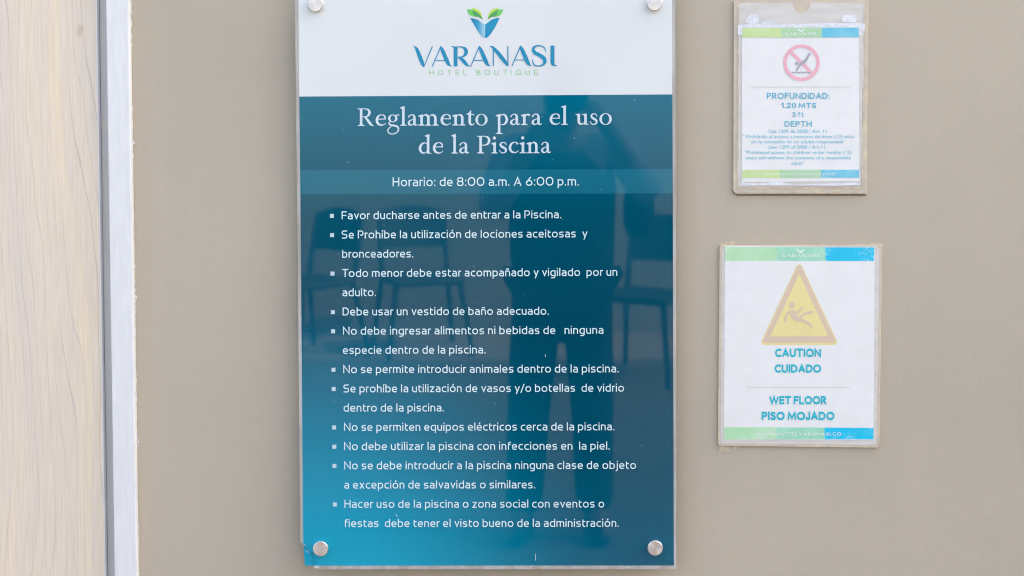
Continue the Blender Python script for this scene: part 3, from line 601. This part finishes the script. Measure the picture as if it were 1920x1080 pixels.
for i, (px, py) in enumerate(((591, 7.8), (1227, 5.6), (601, 1029.3), (1228.5, 1028))):
    c = P(px, py, FR + .008); rad = 14.3 * S; d = FR + .008
    mb = MB(); mb.lathe(c, [(.007, 0), (.007, .022)], 20); mb.lathe(c, [(rad * .97, FR - .001), (rad * .97, d - .0014), (rad, d - .0011), (rad, d - .0007), (rad * .93, d)], 48)
    o = mb.build('standoff_bolt', m_steels, r)
    mb = MB(); mb.lathe(Vector((0, 0, 0)), [(rad * .925, .00005), (rad * .3, .0001), (0.0001, .0001)], 48)
    f = mb.build('bolt_face', m_steel, None); f.parent = o; f.location = (c.x - ROOT_SIGN.x, -d - ROOT_SIGN.y, c.z - ROOT_SIGN.z)
z9 = lambda pts: [(540 + x / 9, 960 + y / 9) for x, y in pts]
mb = MB()
for pts, wd in (([(215, 525), (262, 545), (300, 580)], .8), ([(270, 600), (300, 600), (325, 640), (350, 690), (420, 715)], .7), ([(415, 690), (420, 800), (428, 885)], .6), ([(430, 885), (470, 840)], .7)):
    for q in stroke(z9(pts), wd): mb.pxpoly(q, TX)
cr_ = mb.build('corner_crack', m_crack, r)
mb = MB()  # white highlights along the crack, painted on as pale strokes
for pts, wd in (([(232, 528), (268, 548), (302, 578)], .7), ([(325, 650), (350, 690)], .8), ([(335, 635), (330, 668)], .5), ([(288, 660), (300, 672)], .7)):
    for q in stroke(z9(pts), wd): mb.pxpoly(q, TX + .0001)
mb.build('painted_glint', m_crackl, cr_); mb = MB()
mb.pxpoly(z9([(430, 950), (462, 900), (560, 928), (470, 945)]), TX)
mb.build('acrylic_chip', m_crackl, cr_)
mb = MB(); rg = random.Random(11)
sp = [(1016.3, 219, .8), (1077, 258.7, .8), (1036.8, 298.8, .6), (652, 304, .9), (627, 753, .8), (765, 597, .5), (904, 371, .5), (723, 675, .5), (1185, 760, .5), (1203, 836, .7), (929, 756, .6), (888, 499, .6), (1190, 187, .7), (983, 553, .4), (1128, 356, .5)]
sp += [(rg.uniform(575, 1255), rg.uniform(190, 1050), rg.uniform(.2, .5)) for _ in range(45)]
for x, y, s in sp: mb.pxpoly([(x - s, y), (x, y - s), (x + s, y), (x, y + s)], TX + .0002)
for a, b in (((1022.3, 664), (1022.7, 669.5)), ((1003.8, 1038), (1004.2, 1051)), ((742, 965), (746, 968))):
    for q in stroke([a, b], .8): mb.pxpoly(q, TX + .0002)
o = mb.build('dust_specks', m_speck, r); o['kind'] = 'stuff'
mb = MB()
for x, y, s in ((677, 61, .8), (658, 150, .7), (829, 14, .5), (1207, 57, .5), (1060, 138, .4), (1157, 29, .5), (760, 40, .3)): mb.pxpoly([(x - s, y), (x, y - s), (x + s, y), (x, y + s)], TX + .0002)
o = mb.build('dirt_specks', m_dirt, r); o['kind'] = 'stuff'

# ------------------------------------------------------------------ depth notice in its holder
r = empty('sign_holder', P(1500, 362, 0), 'yellowed clear plastic wall pocket with thumb notch, behind the no-diving notice', 'sign holder')
mb = MB(); mb.prism([(1375.8, 1.5), (1629, .8), (1624.8, 363.5), (1379, 363.5), (1374.6, 357.5)], .0003, .005); o = mb.build('back_plate', m_hold, r, bevel=.0007)
mb = MB()
arc = [(1503 + 16.2 * math.cos(R(a)), 5.5 + 17.5 * math.sin(R(a))) for a in range(0, 181, 15)]
mb.pxpoly([(1385.5, 7.5), (1390, 5.5), (1486, 5)] + arc[::-1][0:] + [(1520, 5), (1617, 6), (1620, 10), (1614.5, 349), (1384, 350)], .0056)
mb.build('clear_face', m_clear, r)
mb = MB()
for q in stroke(arc, 1.0): mb.pxpoly(q, .0058)
mb.build('thumb_notch', m_hold, r)
mb = MB()
for a, b, wd in (((1384.5, 8), (1383.2, 352), 1.6), ((1382, 352.5), (1617, 352), 1.8), ((1620.5, 8), (1616.5, 352), 1.6), ((1377.5, 360), (1624, 360.5), 1.4)):
    for q in stroke([a, b], wd): mb.pxpoly(q, .0060)
m_ridge = mat('worn_light_ridge', rough=.3); n = N(m_ridge); n.color(n.mix(n.rng(n.noise(n.coord(), 90, 3), .42, .6), lin(196, 184, 168), lin(222, 212, 194)))
mb.build('pocket_ridge', m_ridge, r)
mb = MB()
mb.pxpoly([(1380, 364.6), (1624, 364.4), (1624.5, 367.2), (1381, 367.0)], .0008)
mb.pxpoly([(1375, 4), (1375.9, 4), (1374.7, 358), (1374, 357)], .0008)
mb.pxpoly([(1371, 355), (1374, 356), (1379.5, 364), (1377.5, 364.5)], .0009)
mb.build('dark_edge', m_dark, r)  # dark brown strips below and left of the back plate

rs = empty('depth_notice', P(1500, 338, .006), 'white paper no-diving notice stating the pool depth, upper of the two notices', 'notice')
d = .0062
mb = MB(); mb.pxpoly([(1391.2, 50), (1610.4, 48.5), (1611.4, 340), (1391.2, 341)], d); mb.build('paper', m_paper, rs)
mb = MB(); mb.pxpoly([(1383.2, 47.2), (1400, 45.6), (1440, 45.2), (1470, 46), (1540, 43), (1605, 43), (1621.7, 45.3), (1621, 57), (1617.8, 58), (1617.4, 65.8), (1610.6, 65.6), (1610.4, 50.8), (1391.4, 51.4), (1391.6, 65.6), (1383.4, 65.8)], d + .0002)
mb.build('tape_band', m_tape, rs); mb = MB()
mb.pxpoly([(1398, 37), (1404, 30), (1411, 27), (1421, 28), (1424, 36), (1423, 44.5), (1410, 45), (1399, 43)], d + .0001)
mb.build('tape_scrap', m_tape, rs); mb = MB()
mb.pxpoly([(1579, 30), (1585, 27.2), (1605, 29), (1607, 35), (1604, 42), (1590, 42.5), (1578, 41)], d + .0001)
mb.build('tape_scrap', m_tape, rs); mb = MB()
mb.pxpoly([(1425, 44.8), (1432, 40), (1441, 39), (1452, 41.5), (1456, 45)], d + .0001)
mb.build('tape_scrap', m_tape, rs); mb = MB()
mb.pxpoly([(1391.3, 341), (1398, 343), (1420, 344.5), (1440, 342), (1458, 338.8), (1462, 340.5), (1473, 343.6), (1490, 346.5), (1520, 345.5), (1560, 344), (1608, 341.5), (1612, 346.5), (1570, 348), (1500, 347.6), (1430, 347.2), (1390, 347.5), (1389, 339)], d - .0001)
mb.build('tape_residue', m_tape, rs)
def strip(parent, name, top, bot, xs, mats, d):
    """a three-coloured printed bar; xs = four (top x, bottom x) edges"""
    o = None
    for k in range(3):
        (a, a2), (b, b2) = xs[k], xs[k + 1]
        f = lambda x: (x - xs[0][0]) / (xs[3][0] - xs[0][0])
        tt = lambda x: top[0] + (top[1] - top[0]) * f(x); bb = lambda x: bot[0] + (bot[1] - bot[0]) * f(x)
        mb = MB(); mb.pxpoly([(a, tt(a)), (b, tt(b)), (b2, bb(b)), (a2, bb(a))], d)
        o = mb.build(name, mats[k], parent)
    return o
strip(rs, 'header_strip', (52.2, 51.8), (70.4, 70.2), [(1391.8, 1391.8), (1465.3, 1465.3), (1540.8, 1540.8), (1609.6, 1609.8)], (m_lime, m_sage, m_sky), d + .0004)
strip(rs, 'footer_strip', (318.6, 318.2), (333.5, 333.3), [(1391.8, 1391.8), (1462.2, 1462.2), (1539.6, 1539.6), (1610.8, 1610.8)], (m_lime, m_sage, m_sky), d + .0004)
small = lambda box: affine(NAME, NAMEBOX, box)
EMB = [[EM_L, EM_R]]
mb = MB(); mb.pxpolys(small((1471.5, 60.4, 1531, 66)), d + .0006); mb.pxpolys(affine([[EM_L, EM_R], [LEAF_G, mir(LEAF_G)]], (874, 14, 945, 72), (1493.5, 53.8, 1509.5, 59.6)), d + .0006); mb.build('hotel_name', m_wtxt, rs)
mb = MB(); mb.pxpolys(caps('WWW.HOTELVARANASI.CO', 1430.7, 1566, 324.4, 328.8, 1.5, 2.2), d + .0006); mb.build('web_address', m_wtxt, rs)
o = MB(); o.pxpolys([ring(ell(1502.8, 117.5, 34.2, 34.4, n=48), ell(1502.8, 117.5, 27.8, 28, n=48))], d + .0005)
o.pxpolys([stroke([(1482.2, 96.5), (1522.5, 137.2)], 6.2)], d + .00047); o = o.build('prohibition_ring', m_pink, rs)
mb = MB(); mb.pxpolys([[ell(1494, 119, 3, 3, n=16)[:-1]], stroke(smooth([(1518.8, 99.5, 3.6), (1514.5, 107, 4), (1510.5, 113.5, 5), (1505, 117.6, 5.6), (1500, 122, 4)])), stroke([(1501, 120.5), (1492.8, 132.5)], 3),
  stroke(smooth([(1484.5, 135.2, 2), (1489, 136.4, 2.2), (1493, 135, 2.2), (1497.5, 136.6, 2.2), (1502, 135.2, 2.2), (1506.5, 136.4, 2.2), (1511, 135, 2.2), (1515, 136.2, 2.2), (1519.5, 135.2, 2)]))], d + .0006); mb.build('diver_symbol', m_grey, o)
mb = MB(); mb.pxpoly([(1407.5, 162.6), (1596, 162.2), (1596, 163.4), (1407.5, 163.8)], d + .0004); mb.build('rule_line', m_rule, rs)
for t, a, b, tp, bs, bo, m in [('PROFUNDIDAD:', 1438, 1555.5, 173.8, 185.6, .012, m_teal), ('1.20 MTS', 1464, 1530.3, 192.6, 202.8, .022, m_teal), ('3 ft', 1485.6, 1507.6, 209.8, 219.8, .01, m_teal), ('DEPTH', 1471, 1522, 227, 237.4, .01, m_teal),
   ('Ley 1209 de 2008 / Art. 11', 1442.4, 1550, 242.2, 248.9, .003, m_teal2), ('" Prohibido al acceso a menores de doce (12) años', 1392.5, 1602, 252.2, 258.8, .003, m_teal2), ('sin la compañia de un adulto responsable"', 1408, 1584.6, 262, 268.6, .003, m_teal2),
   ('Law 1209 of 2008 / Art.11.', 1441.5, 1550, 272, 278.6, .003, m_teal2), ('"Prohibited access to children under twelve (12)', 1396.5, 1596.5, 282, 288.6, .003, m_teal2), ('years old without the company of a responsible', 1397.8, 1595.2, 292, 298.6, .003, m_teal2), ('adult"', 1483.5, 1507.8, 302.4, 308.9, .003, m_teal2)]:
    mb = MB(); mb.pxpolys(caps(t, a, b, tp, bs, {'1.20 MTS': 1.8, '3 ft': 1.35}.get(t, 1.7), 1.8, 2.8) if m is m_teal else builtin(t, a, b, tp, bs, bo), d + .0005); mb.build('text_line', m, rs)

# ------------------------------------------------------------------ wet floor notice
r = empty('caution_notice', P(1500, 838, 0), 'laminated wet floor caution notice with yellow warning triangle, lower of the two notices', 'notice')
def rcorner(pts, rad): return rp([(x, y, rad) for x, y in pts] + [(pts[0][0], pts[0][1], rad)], 4)[:-1]
mb = MB(); mb.prism(rcorner([(1349.2, 460.5), (1654.6, 459.2), (1648.8, 839.8), (1345.8, 836)], 6), .0004, .0042); mb.build('laminate_pouch', m_hold, r, bevel=.0006)
mb = MB(); mb.pxpoly(rcorner([(1354, 463), (1649, 462), (1643.5, 834), (1351, 831.5)], 6), .0044); mb.build('clear_border', m_clear, r)
d = .0048
mb = MB(); mb.pxpoly([(1359.2, 461), (1400, 461.4), (1640.3, 463.4), (1638.2, 825.5), (1357.3, 824.6)], d); mb.build('paper', m_paper, r)
strip(r, 'header_strip', (463.2, 463.9), (489, 489.4), [(1359.6, 1359.6), (1457.1, 1457.1), (1547.5, 1547.8), (1639.6, 1639.2)], (m_mint, m_aqua, m_cyan), d + .0002)
strip(r, 'footer_strip', (801, 802.2), (824, 823.8), [(1357.9, 1357.7), (1456.2, 1456.2), (1546.2, 1546), (1638, 1637.8)], (m_mint, m_aqua, m_cyan), d + .0002)
mb = MB(); mb.pxpolys(small((1465.5, 475.8, 1536, 482.6)), d + .0004); mb.pxpolys(affine([[EM_L, EM_R], [LEAF_G, mir(LEAF_G)]], (874, 14, 945, 72), (1491.6, 466.6, 1509.8, 474.4)), d + .0004); mb.build('hotel_name', m_wtxt, r)
mb = MB(); mb.pxpolys(caps('WWW.HOTELVARANASI.CO', 1419, 1577.7, 810.9, 816.6, 1.5, 2.2), d + .0004); mb.build('web_address', m_wtxt, r)
t3 = MB(); t3.pxpoly(rcorner([(1498.5, 488), (1572.8, 646.6), (1424.2, 647)], 6.5), d + .0002); t3 = t3.build('warning_triangle', m_yel, r)
mb = MB(); mb.pxpoly(rcorner([(1498.5, 491.5), (1568.6, 642.6), (1428.6, 643)], 4.5), d + .0003); mb.build('triangle_border', m_brn, t3)
mb = MB(); mb.pxpoly([(1498.5, 513.5), (1552.6, 630.2), (1444.2, 630.6)], d + .0004); mb.build('triangle_field', m_yel2, t3)
zz = lambda pts: [(1320 + p[0] / 5.1417, 440 + p[1] / 5.1417) + ((p[2] / 5.1417,) if len(p) > 2 else ()) for p in pts]
mb = MB(); mb.pxpolys([[ell(1484.7, 572.3, 5.5, 6.3, n=18)[:-1]],
  stroke(smooth(zz([(838, 735, 30), (850, 760, 50), (880, 800, 58), (910, 820, 34)]))), stroke(smooth(zz([(845, 736, 22), (805, 758, 20), (788, 790, 19), (784, 842, 18)]))),
  stroke(smooth(zz([(850, 740, 24), (895, 752, 24), (920, 735, 20), (954, 695, 18)]))), stroke(smooth(zz([(890, 815, 36), (950, 828, 32), (1000, 852, 26), (1046, 894, 22)]))),
  stroke(smooth(zz([(920, 812, 26), (950, 778, 24), (990, 758, 26), (1052, 746, 26)])))], d + .0006); mb.build('falling_figure', m_brn, t3)
mb = MB(); mb.pxpolys([stroke(rp(zz([(865, 866), (890, 872), (888, 900), (935, 910), (945, 935), (960, 945), (1005, 946)])), .6), stroke(rp(zz([(945, 878), (980, 888), (975, 918), (1010, 930), (1045, 942)])), .6)], d + .0006)
m_pud = mat('pale_grey_line', lin(205, 200, 165), .28); mb.build('puddle_line', m_pud, t3)
for t, a, b, tp, bs in (('CAUTION', 1453.2, 1539.4, 653.4, 669.8), ('CUIDADO', 1452.3, 1539.8, 683.2, 699), ('WET FLOOR', 1442.5, 1549.5, 742.4, 758.2), ('PISO MOJADO', 1428, 1564.7, 771.8, 788)):
    mb = MB(); mb.pxpolys(caps(t, a, b, tp, bs, 2.45, .95, 3.2), d + .0004); mb.build('text_line', m_cy, r)
mb = MB(); mb.pxpoly([(1400, 725.4), (1593.3, 726.2), (1593.3, 727.2), (1400, 726.4)], d + .0003); mb.build('rule_line', m_rule, r)
mb = MB(); rg = random.Random(5)
top = [(1346 + k * 10.3, 459.5 - abs(rg.gauss(0, 1.4)) - (5 if k in (1, 2, 3, 28, 29) else 0)) for k in range(31)]
for a, b in zip(top, top[1:]): mb.pxpoly([a, b, (b[0], 462), (a[0], 462)], .0007)
mb.build('glue_residue', m_glue, r); mb = MB()
bot = [(1343 + k * 4, 839 + abs(rg.gauss(0, 2.2)) + (5 if 1 < k < 7 else 0)) for k in range(11)]
for a, b in zip(bot, bot[1:]): mb.pxpoly([(a[0], 835), (b[0], 835), b, a], .0007)
mb.build('glue_residue', m_glue, r)

# ------------------------------------------------------------------ what the blue face mirrors: chairs, the photographer
m_chair = mat('dark_chair_metal', (.025, .03, .035, 1), .4); m_seat = mat('dark_chair_weave', (.03, .035, .045, 1), .6)
def make_chair(label):
    c = empty('chair', (0, 0, 0), label, 'chair', 'dark chairs on the deck behind the photographer')
    mb = MB(); mb.box((-.22, -.21, .42), (.22, .21, .46)); mb.build('seat', m_seat, c, bevel=.012)
    mb = MB(); mb.prism([(0, 0)] * 3, 0, 0) if False else None
    n_ = 10
    for k in range(n_):
        a0, a1 = -1 + 2 * k / n_, -1 + 2 * (k + 1) / n_
        f = lambda a: (.21 * a, -.23 - .03 * (1 - a * a)); (x0, y0), (x1, y1) = f(a0), f(a1)
        zt = lambda a: .86 - .05 * a * a
        mb.poly([(x0, y0, .60), (x1, y1, .60), (x1, y1 - .03, zt(a1)), (x0, y0 - .03, zt(a0))]); mb.poly([(x0, y0 - .018, .60), (x1, y1 - .018, .60), (x1, y1 - .048, zt(a1)), (x0, y0 - .048, zt(a0))][::-1])
        mb.poly([(x0, y0 - .03, zt(a0)), (x1, y1 - .03, zt(a1)), (x1, y1 - .048, zt(a1)), (x0, y0 - .048, zt(a0))])
    mb.build('backrest', m_seat, c)
    for sx in (-1, 1):
        mb = MB(); mb.tube((sx * .25, .24, 0), (sx * .19, .18, .43), .015, .017); mb.build('leg', m_chair, c)
        mb = MB(); mb.tube((sx * .25, -.28, 0), (sx * .2, -.2, .43), .015, .017); mb.tube((sx * .2, -.2, .44), (sx * .2, -.27, .8), .017, .014); mb.build('leg', m_chair, c)
    return c
def dup(o, label):
    c = o.copy(); col.objects.link(c); c['label'] = label
    for ch in o.children:
        k = ch.copy(); col.objects.link(k); k.parent = c
    return c
ch0 = make_chair('dark chair mirrored between the photographer and the sign\'s left edge')
ch1 = dup(ch0, 'dark round-backed chair mirrored behind the photographer\'s raised elbow'); ch2 = dup(ch0, 'dark chair mirrored farthest left in the blue sign')
for o, x, y, a in ((ch0, -.78, -6.2, -18), (ch1, .50, -5.45, 28), (ch2, -1.45, -6.05, 40)): o.location = (x, y, 0); o.rotation_euler.z = R(a)

def skin(name, joints, bones, m, parent, sub=2):
    """joints: name -> (point, radius); one continuous surface"""
    keys = list(joints); me = bpy.data.meshes.new(name); off = absloc(parent)
    me.from_pydata([Vector(joints[k][0]) - off for k in keys], [(keys.index(a), keys.index(b)) for a, b in bones], [])
    o = bpy.data.objects.new(name, me); col.objects.link(o); md = o.modifiers.new('Skin', 'SKIN'); md.use_smooth_shade = True
    for i, k in enumerate(keys):
        rr = joints[k][1]; rr = rr if isinstance(rr, tuple) else (rr, rr)
        me.skin_vertices[0].data[i].radius = rr; me.skin_vertices[0].data[i].use_root = (i == 0)
    s_ = o.modifiers.new('Sub', 'SUBSURF'); s_.levels = sub; s_.render_levels = sub
    dg = bpy.context.evaluated_depsgraph_get(); nm = bpy.data.meshes.new_from_object(o.evaluated_get(dg)); bpy.data.objects.remove(o)
    nm.name = name; nm.materials.clear()
    for p in nm.polygons: p.use_smooth = True
    return link(name, nm, m, parent)
m_skin = mat('skin', (.30, .17, .11, 1), .5); m_hair = mat('dark_hair', (.015, .012, .01, 1), .6)
m_shirt = mat('light_blue_shirt', (.40, .47, .74, 1), .8); m_trs = mat('dark_trousers', (.02, .022, .03, 1), .8); m_shoe = mat('dark_shoes', (.015, .015, .015, 1), .5)
m_vest = mat('dark_waistcoat', (.018, .022, .03, 1), .8)
X0, Y0 = .068, -2.66
p = empty('person', (X0, Y0, 0), 'person in light blue shirt and dark trousers raising a camera, mirrored in the blue sign', 'person')
J = {'pelvis': ((X0, Y0, .86), .13), 'waist': ((X0, Y0, 1.0), .115), 'chest': ((X0, Y0, 1.2), .135), 'neckb': ((X0, Y0, 1.39), .07), 'neck': ((X0, Y0 + .02, 1.42), .05), 'head': ((X0 + .005, Y0 + .05, 1.50), .082), 'crown': ((X0 + .005, Y0 + .04, 1.585), .07)}
Bn = [('pelvis', 'waist'), ('waist', 'chest'), ('chest', 'neckb'), ('neckb', 'neck'), ('neck', 'head'), ('head', 'crown')]
ARM = {}
for sx, ex, ez, hx, hand in ((-1, -.17, 1.12, .025, 'l'), (1, .375, 1.18, .155, 'r')):
    s1 = (X0 + sx * .175, Y0, 1.365); e1 = (ex, Y0 + .08, ez); w1 = (hx + sx * .045, Y0 + .225, 1.445 if sx > 0 else 1.40); h1 = (hx + sx * .018, Y0 + .27, 1.475 if sx > 0 else 1.435)
    J.update({'s' + hand: (s1, .062), 'e' + hand: (e1, .045), 'w' + hand: (w1, .028), 'h' + hand: (h1, (.036, .022))})
    Bn += [('chest', 's' + hand), ('s' + hand, 'e' + hand), ('e' + hand, 'w' + hand), ('w' + hand, 'h' + hand)]; ARM[hand] = (s1, e1, w1, h1)
LEG = {}
for sx, kx, fx, q in ((-1, -.045, -.07, 'l'), (1, .17, .178, 'r')):
    hp = (X0 + sx * .085, Y0, .82); kn = (kx, Y0 + .02, .47); an = (fx, Y0 - .02, .09); to = (fx + sx * .03, Y0 + .16, .035)
    J.update({'p' + q: (hp, .092), 'k' + q: (kn, .062), 'a' + q: (an, .042), 't' + q: (to, .032)}); Bn += [('pelvis', 'p' + q), ('p' + q, 'k' + q), ('k' + q, 'a' + q), ('a' + q, 't' + q)]; LEG[q] = (hp, kn, an, to)
for hand in 'lr':                                      # four fingers and a thumb closing round the camera
    s1, e1, w1, h1 = ARM[hand]; sx = -1 if hand == 'l' else 1; hv = Vector(h1)
    for k in range(4):
        a = hv + Vector((sx * .008, .022, .022 - .016 * k)); L = (.026, .030, .028, .022)[k]
        b = a + Vector((-sx * L * .5, L * .75, 0)); c = b + Vector((-sx * L * .9, L * .1, -.003))
        J.update({f'f{hand}{k}a': (tuple(a), .0095), f'f{hand}{k}b': (tuple(b), .0088), f'f{hand}{k}c': (tuple(c), .0075)})
        Bn += [('h' + hand, f'f{hand}{k}a'), (f'f{hand}{k}a', f'f{hand}{k}b'), (f'f{hand}{k}b', f'f{hand}{k}c')]
    a = hv + Vector((-sx * .02, -.012, -.024)); b = a + Vector((-sx * .022, .012, -.006))
    J.update({f'th{hand}a': (tuple(a), .011), f'th{hand}b': (tuple(b), .009)}); Bn += [('h' + hand, f'th{hand}a'), (f'th{hand}a', f'th{hand}b')]
skin('body', J, Bn, m_skin, p, 2)
T_ = {'pelvis': ((X0, Y0, .88), .145), 'waist': ((X0, Y0, 1.0), .135), 'chest': ((X0, Y0, 1.2), .155), 'neckb': ((X0, Y0, 1.345), .085)}; Tb = [('pelvis', 'waist'), ('waist', 'chest'), ('chest', 'neckb')]
for q in 'lr':
    s1, e1, w1, h1 = ARM[q]; m1 = tuple((Vector(e1) * .45 + Vector(w1) * .55)); T_.update({'s' + q: (s1, .078), 'e' + q: (e1, .06), 'm' + q: (m1, .05)}); Tb += [('chest', 's' + q), ('s' + q, 'e' + q), ('e' + q, 'm' + q)]
skin('shirt', T_, Tb, m_shirt, p, 2)
skin('waistcoat', {'a': ((X0, Y0, .84), (.2, .155)), 'b': ((X0, Y0, 1.0), (.195, .15)), 'c': ((X0, Y0, 1.2), (.205, .168)), 'd': ((X0, Y0, 1.36), (.2, .13))}, [('a', 'b'), ('b', 'c'), ('c', 'd')], m_vest, p, 2)
Q = {'pelvis': ((X0, Y0, .87), .15)}; Qb = []
for q in 'lr':
    hp, kn, an, to = LEG[q]; Q.update({'p' + q: (hp, .105), 'k' + q: (kn, .08), 'a' + q: ((an[0], an[1], .06), .07)}); Qb += [('pelvis', 'p' + q), ('p' + q, 'k' + q), ('k' + q, 'a' + q)]
skin('trousers', Q, Qb, m_trs, p, 2)
for q in 'lr':
    hp, kn, an, to = LEG[q]; skin('shoe', {'a': ((an[0], an[1] - .02, .05), .048), 'b': ((an[0], an[1] + .08, .045), .045), 'c': ((to[0], to[1], .038), .036)}, [('a', 'b'), ('b', 'c')], m_shoe, p, 2)
skin('hair', {'a': ((X0 + .005, Y0 + .005, 1.50), .085), 'b': ((X0 + .005, Y0 + .02, 1.575), .088), 'c': ((X0 + .005, Y0 + .07, 1.615), .06)}, [('a', 'b'), ('b', 'c')], m_hair, p, 2)
m_bag = mat('black_bag_cloth', (.012, .013, .016, 1), .8)
bg_ = empty('shoulder_bag', (.335, -2.78, .96), 'black bag hanging from the photographer\'s shoulder, mirrored in the blue sign', 'bag')
skin('bag_body', {'a': ((.335, -2.78, 1.01), (.085, .055)), 'b': ((.34, -2.78, 1.12), (.10, .065)), 'c': ((.33, -2.78, 1.22), (.08, .05))}, [('a', 'b'), ('b', 'c')], m_bag, bg_, 2)
mb = MB(); mb.tube((.32, -2.77, 1.22), (.235, -2.74, 1.43), .014, .014, 8); mb.tube((.235, -2.74, 1.43), (.22, -2.62, 1.44), .014, .014, 8); mb.build('strap', m_bag, bg_)
cx, cz = CAM.x, CAM.z
r = empty('photo_camera', (cx, -2.43, cz - .05), 'black camera held up to the photographer\'s face, mirrored in the blue sign', 'camera')
m_cam = mat('black_camera_body', (.012, .012, .012, 1), .45); m_gl = mat('dark_lens_glass', (.01, .01, .015, 1), .05)
mb = MB(); mb.box((cx - .068, -2.475, cz - .05), (cx + .068, -2.42, cz + .04)); mb.build('camera_body', m_cam, r, bevel=.008)
mb = MB(); mb.box((cx - .025, -2.47, cz + .041), (cx + .025, -2.42, cz + .065)); mb.build('viewfinder', m_cam, r, bevel=.008)
mb = MB(); mb.tube((cx, -2.42, cz - .005), (cx, -2.31, cz - .005), .036, .039, 28); o = mb.build('lens', m_cam, r)
mb = MB(); mb.tube((cx, -2.31, cz - .005), (cx, -2.309, cz - .005), .033, .033, 28); mb.build('lens_glass', m_gl, o)
for o in bpy.data.objects:
    if 'abs' in o: del o['abs']
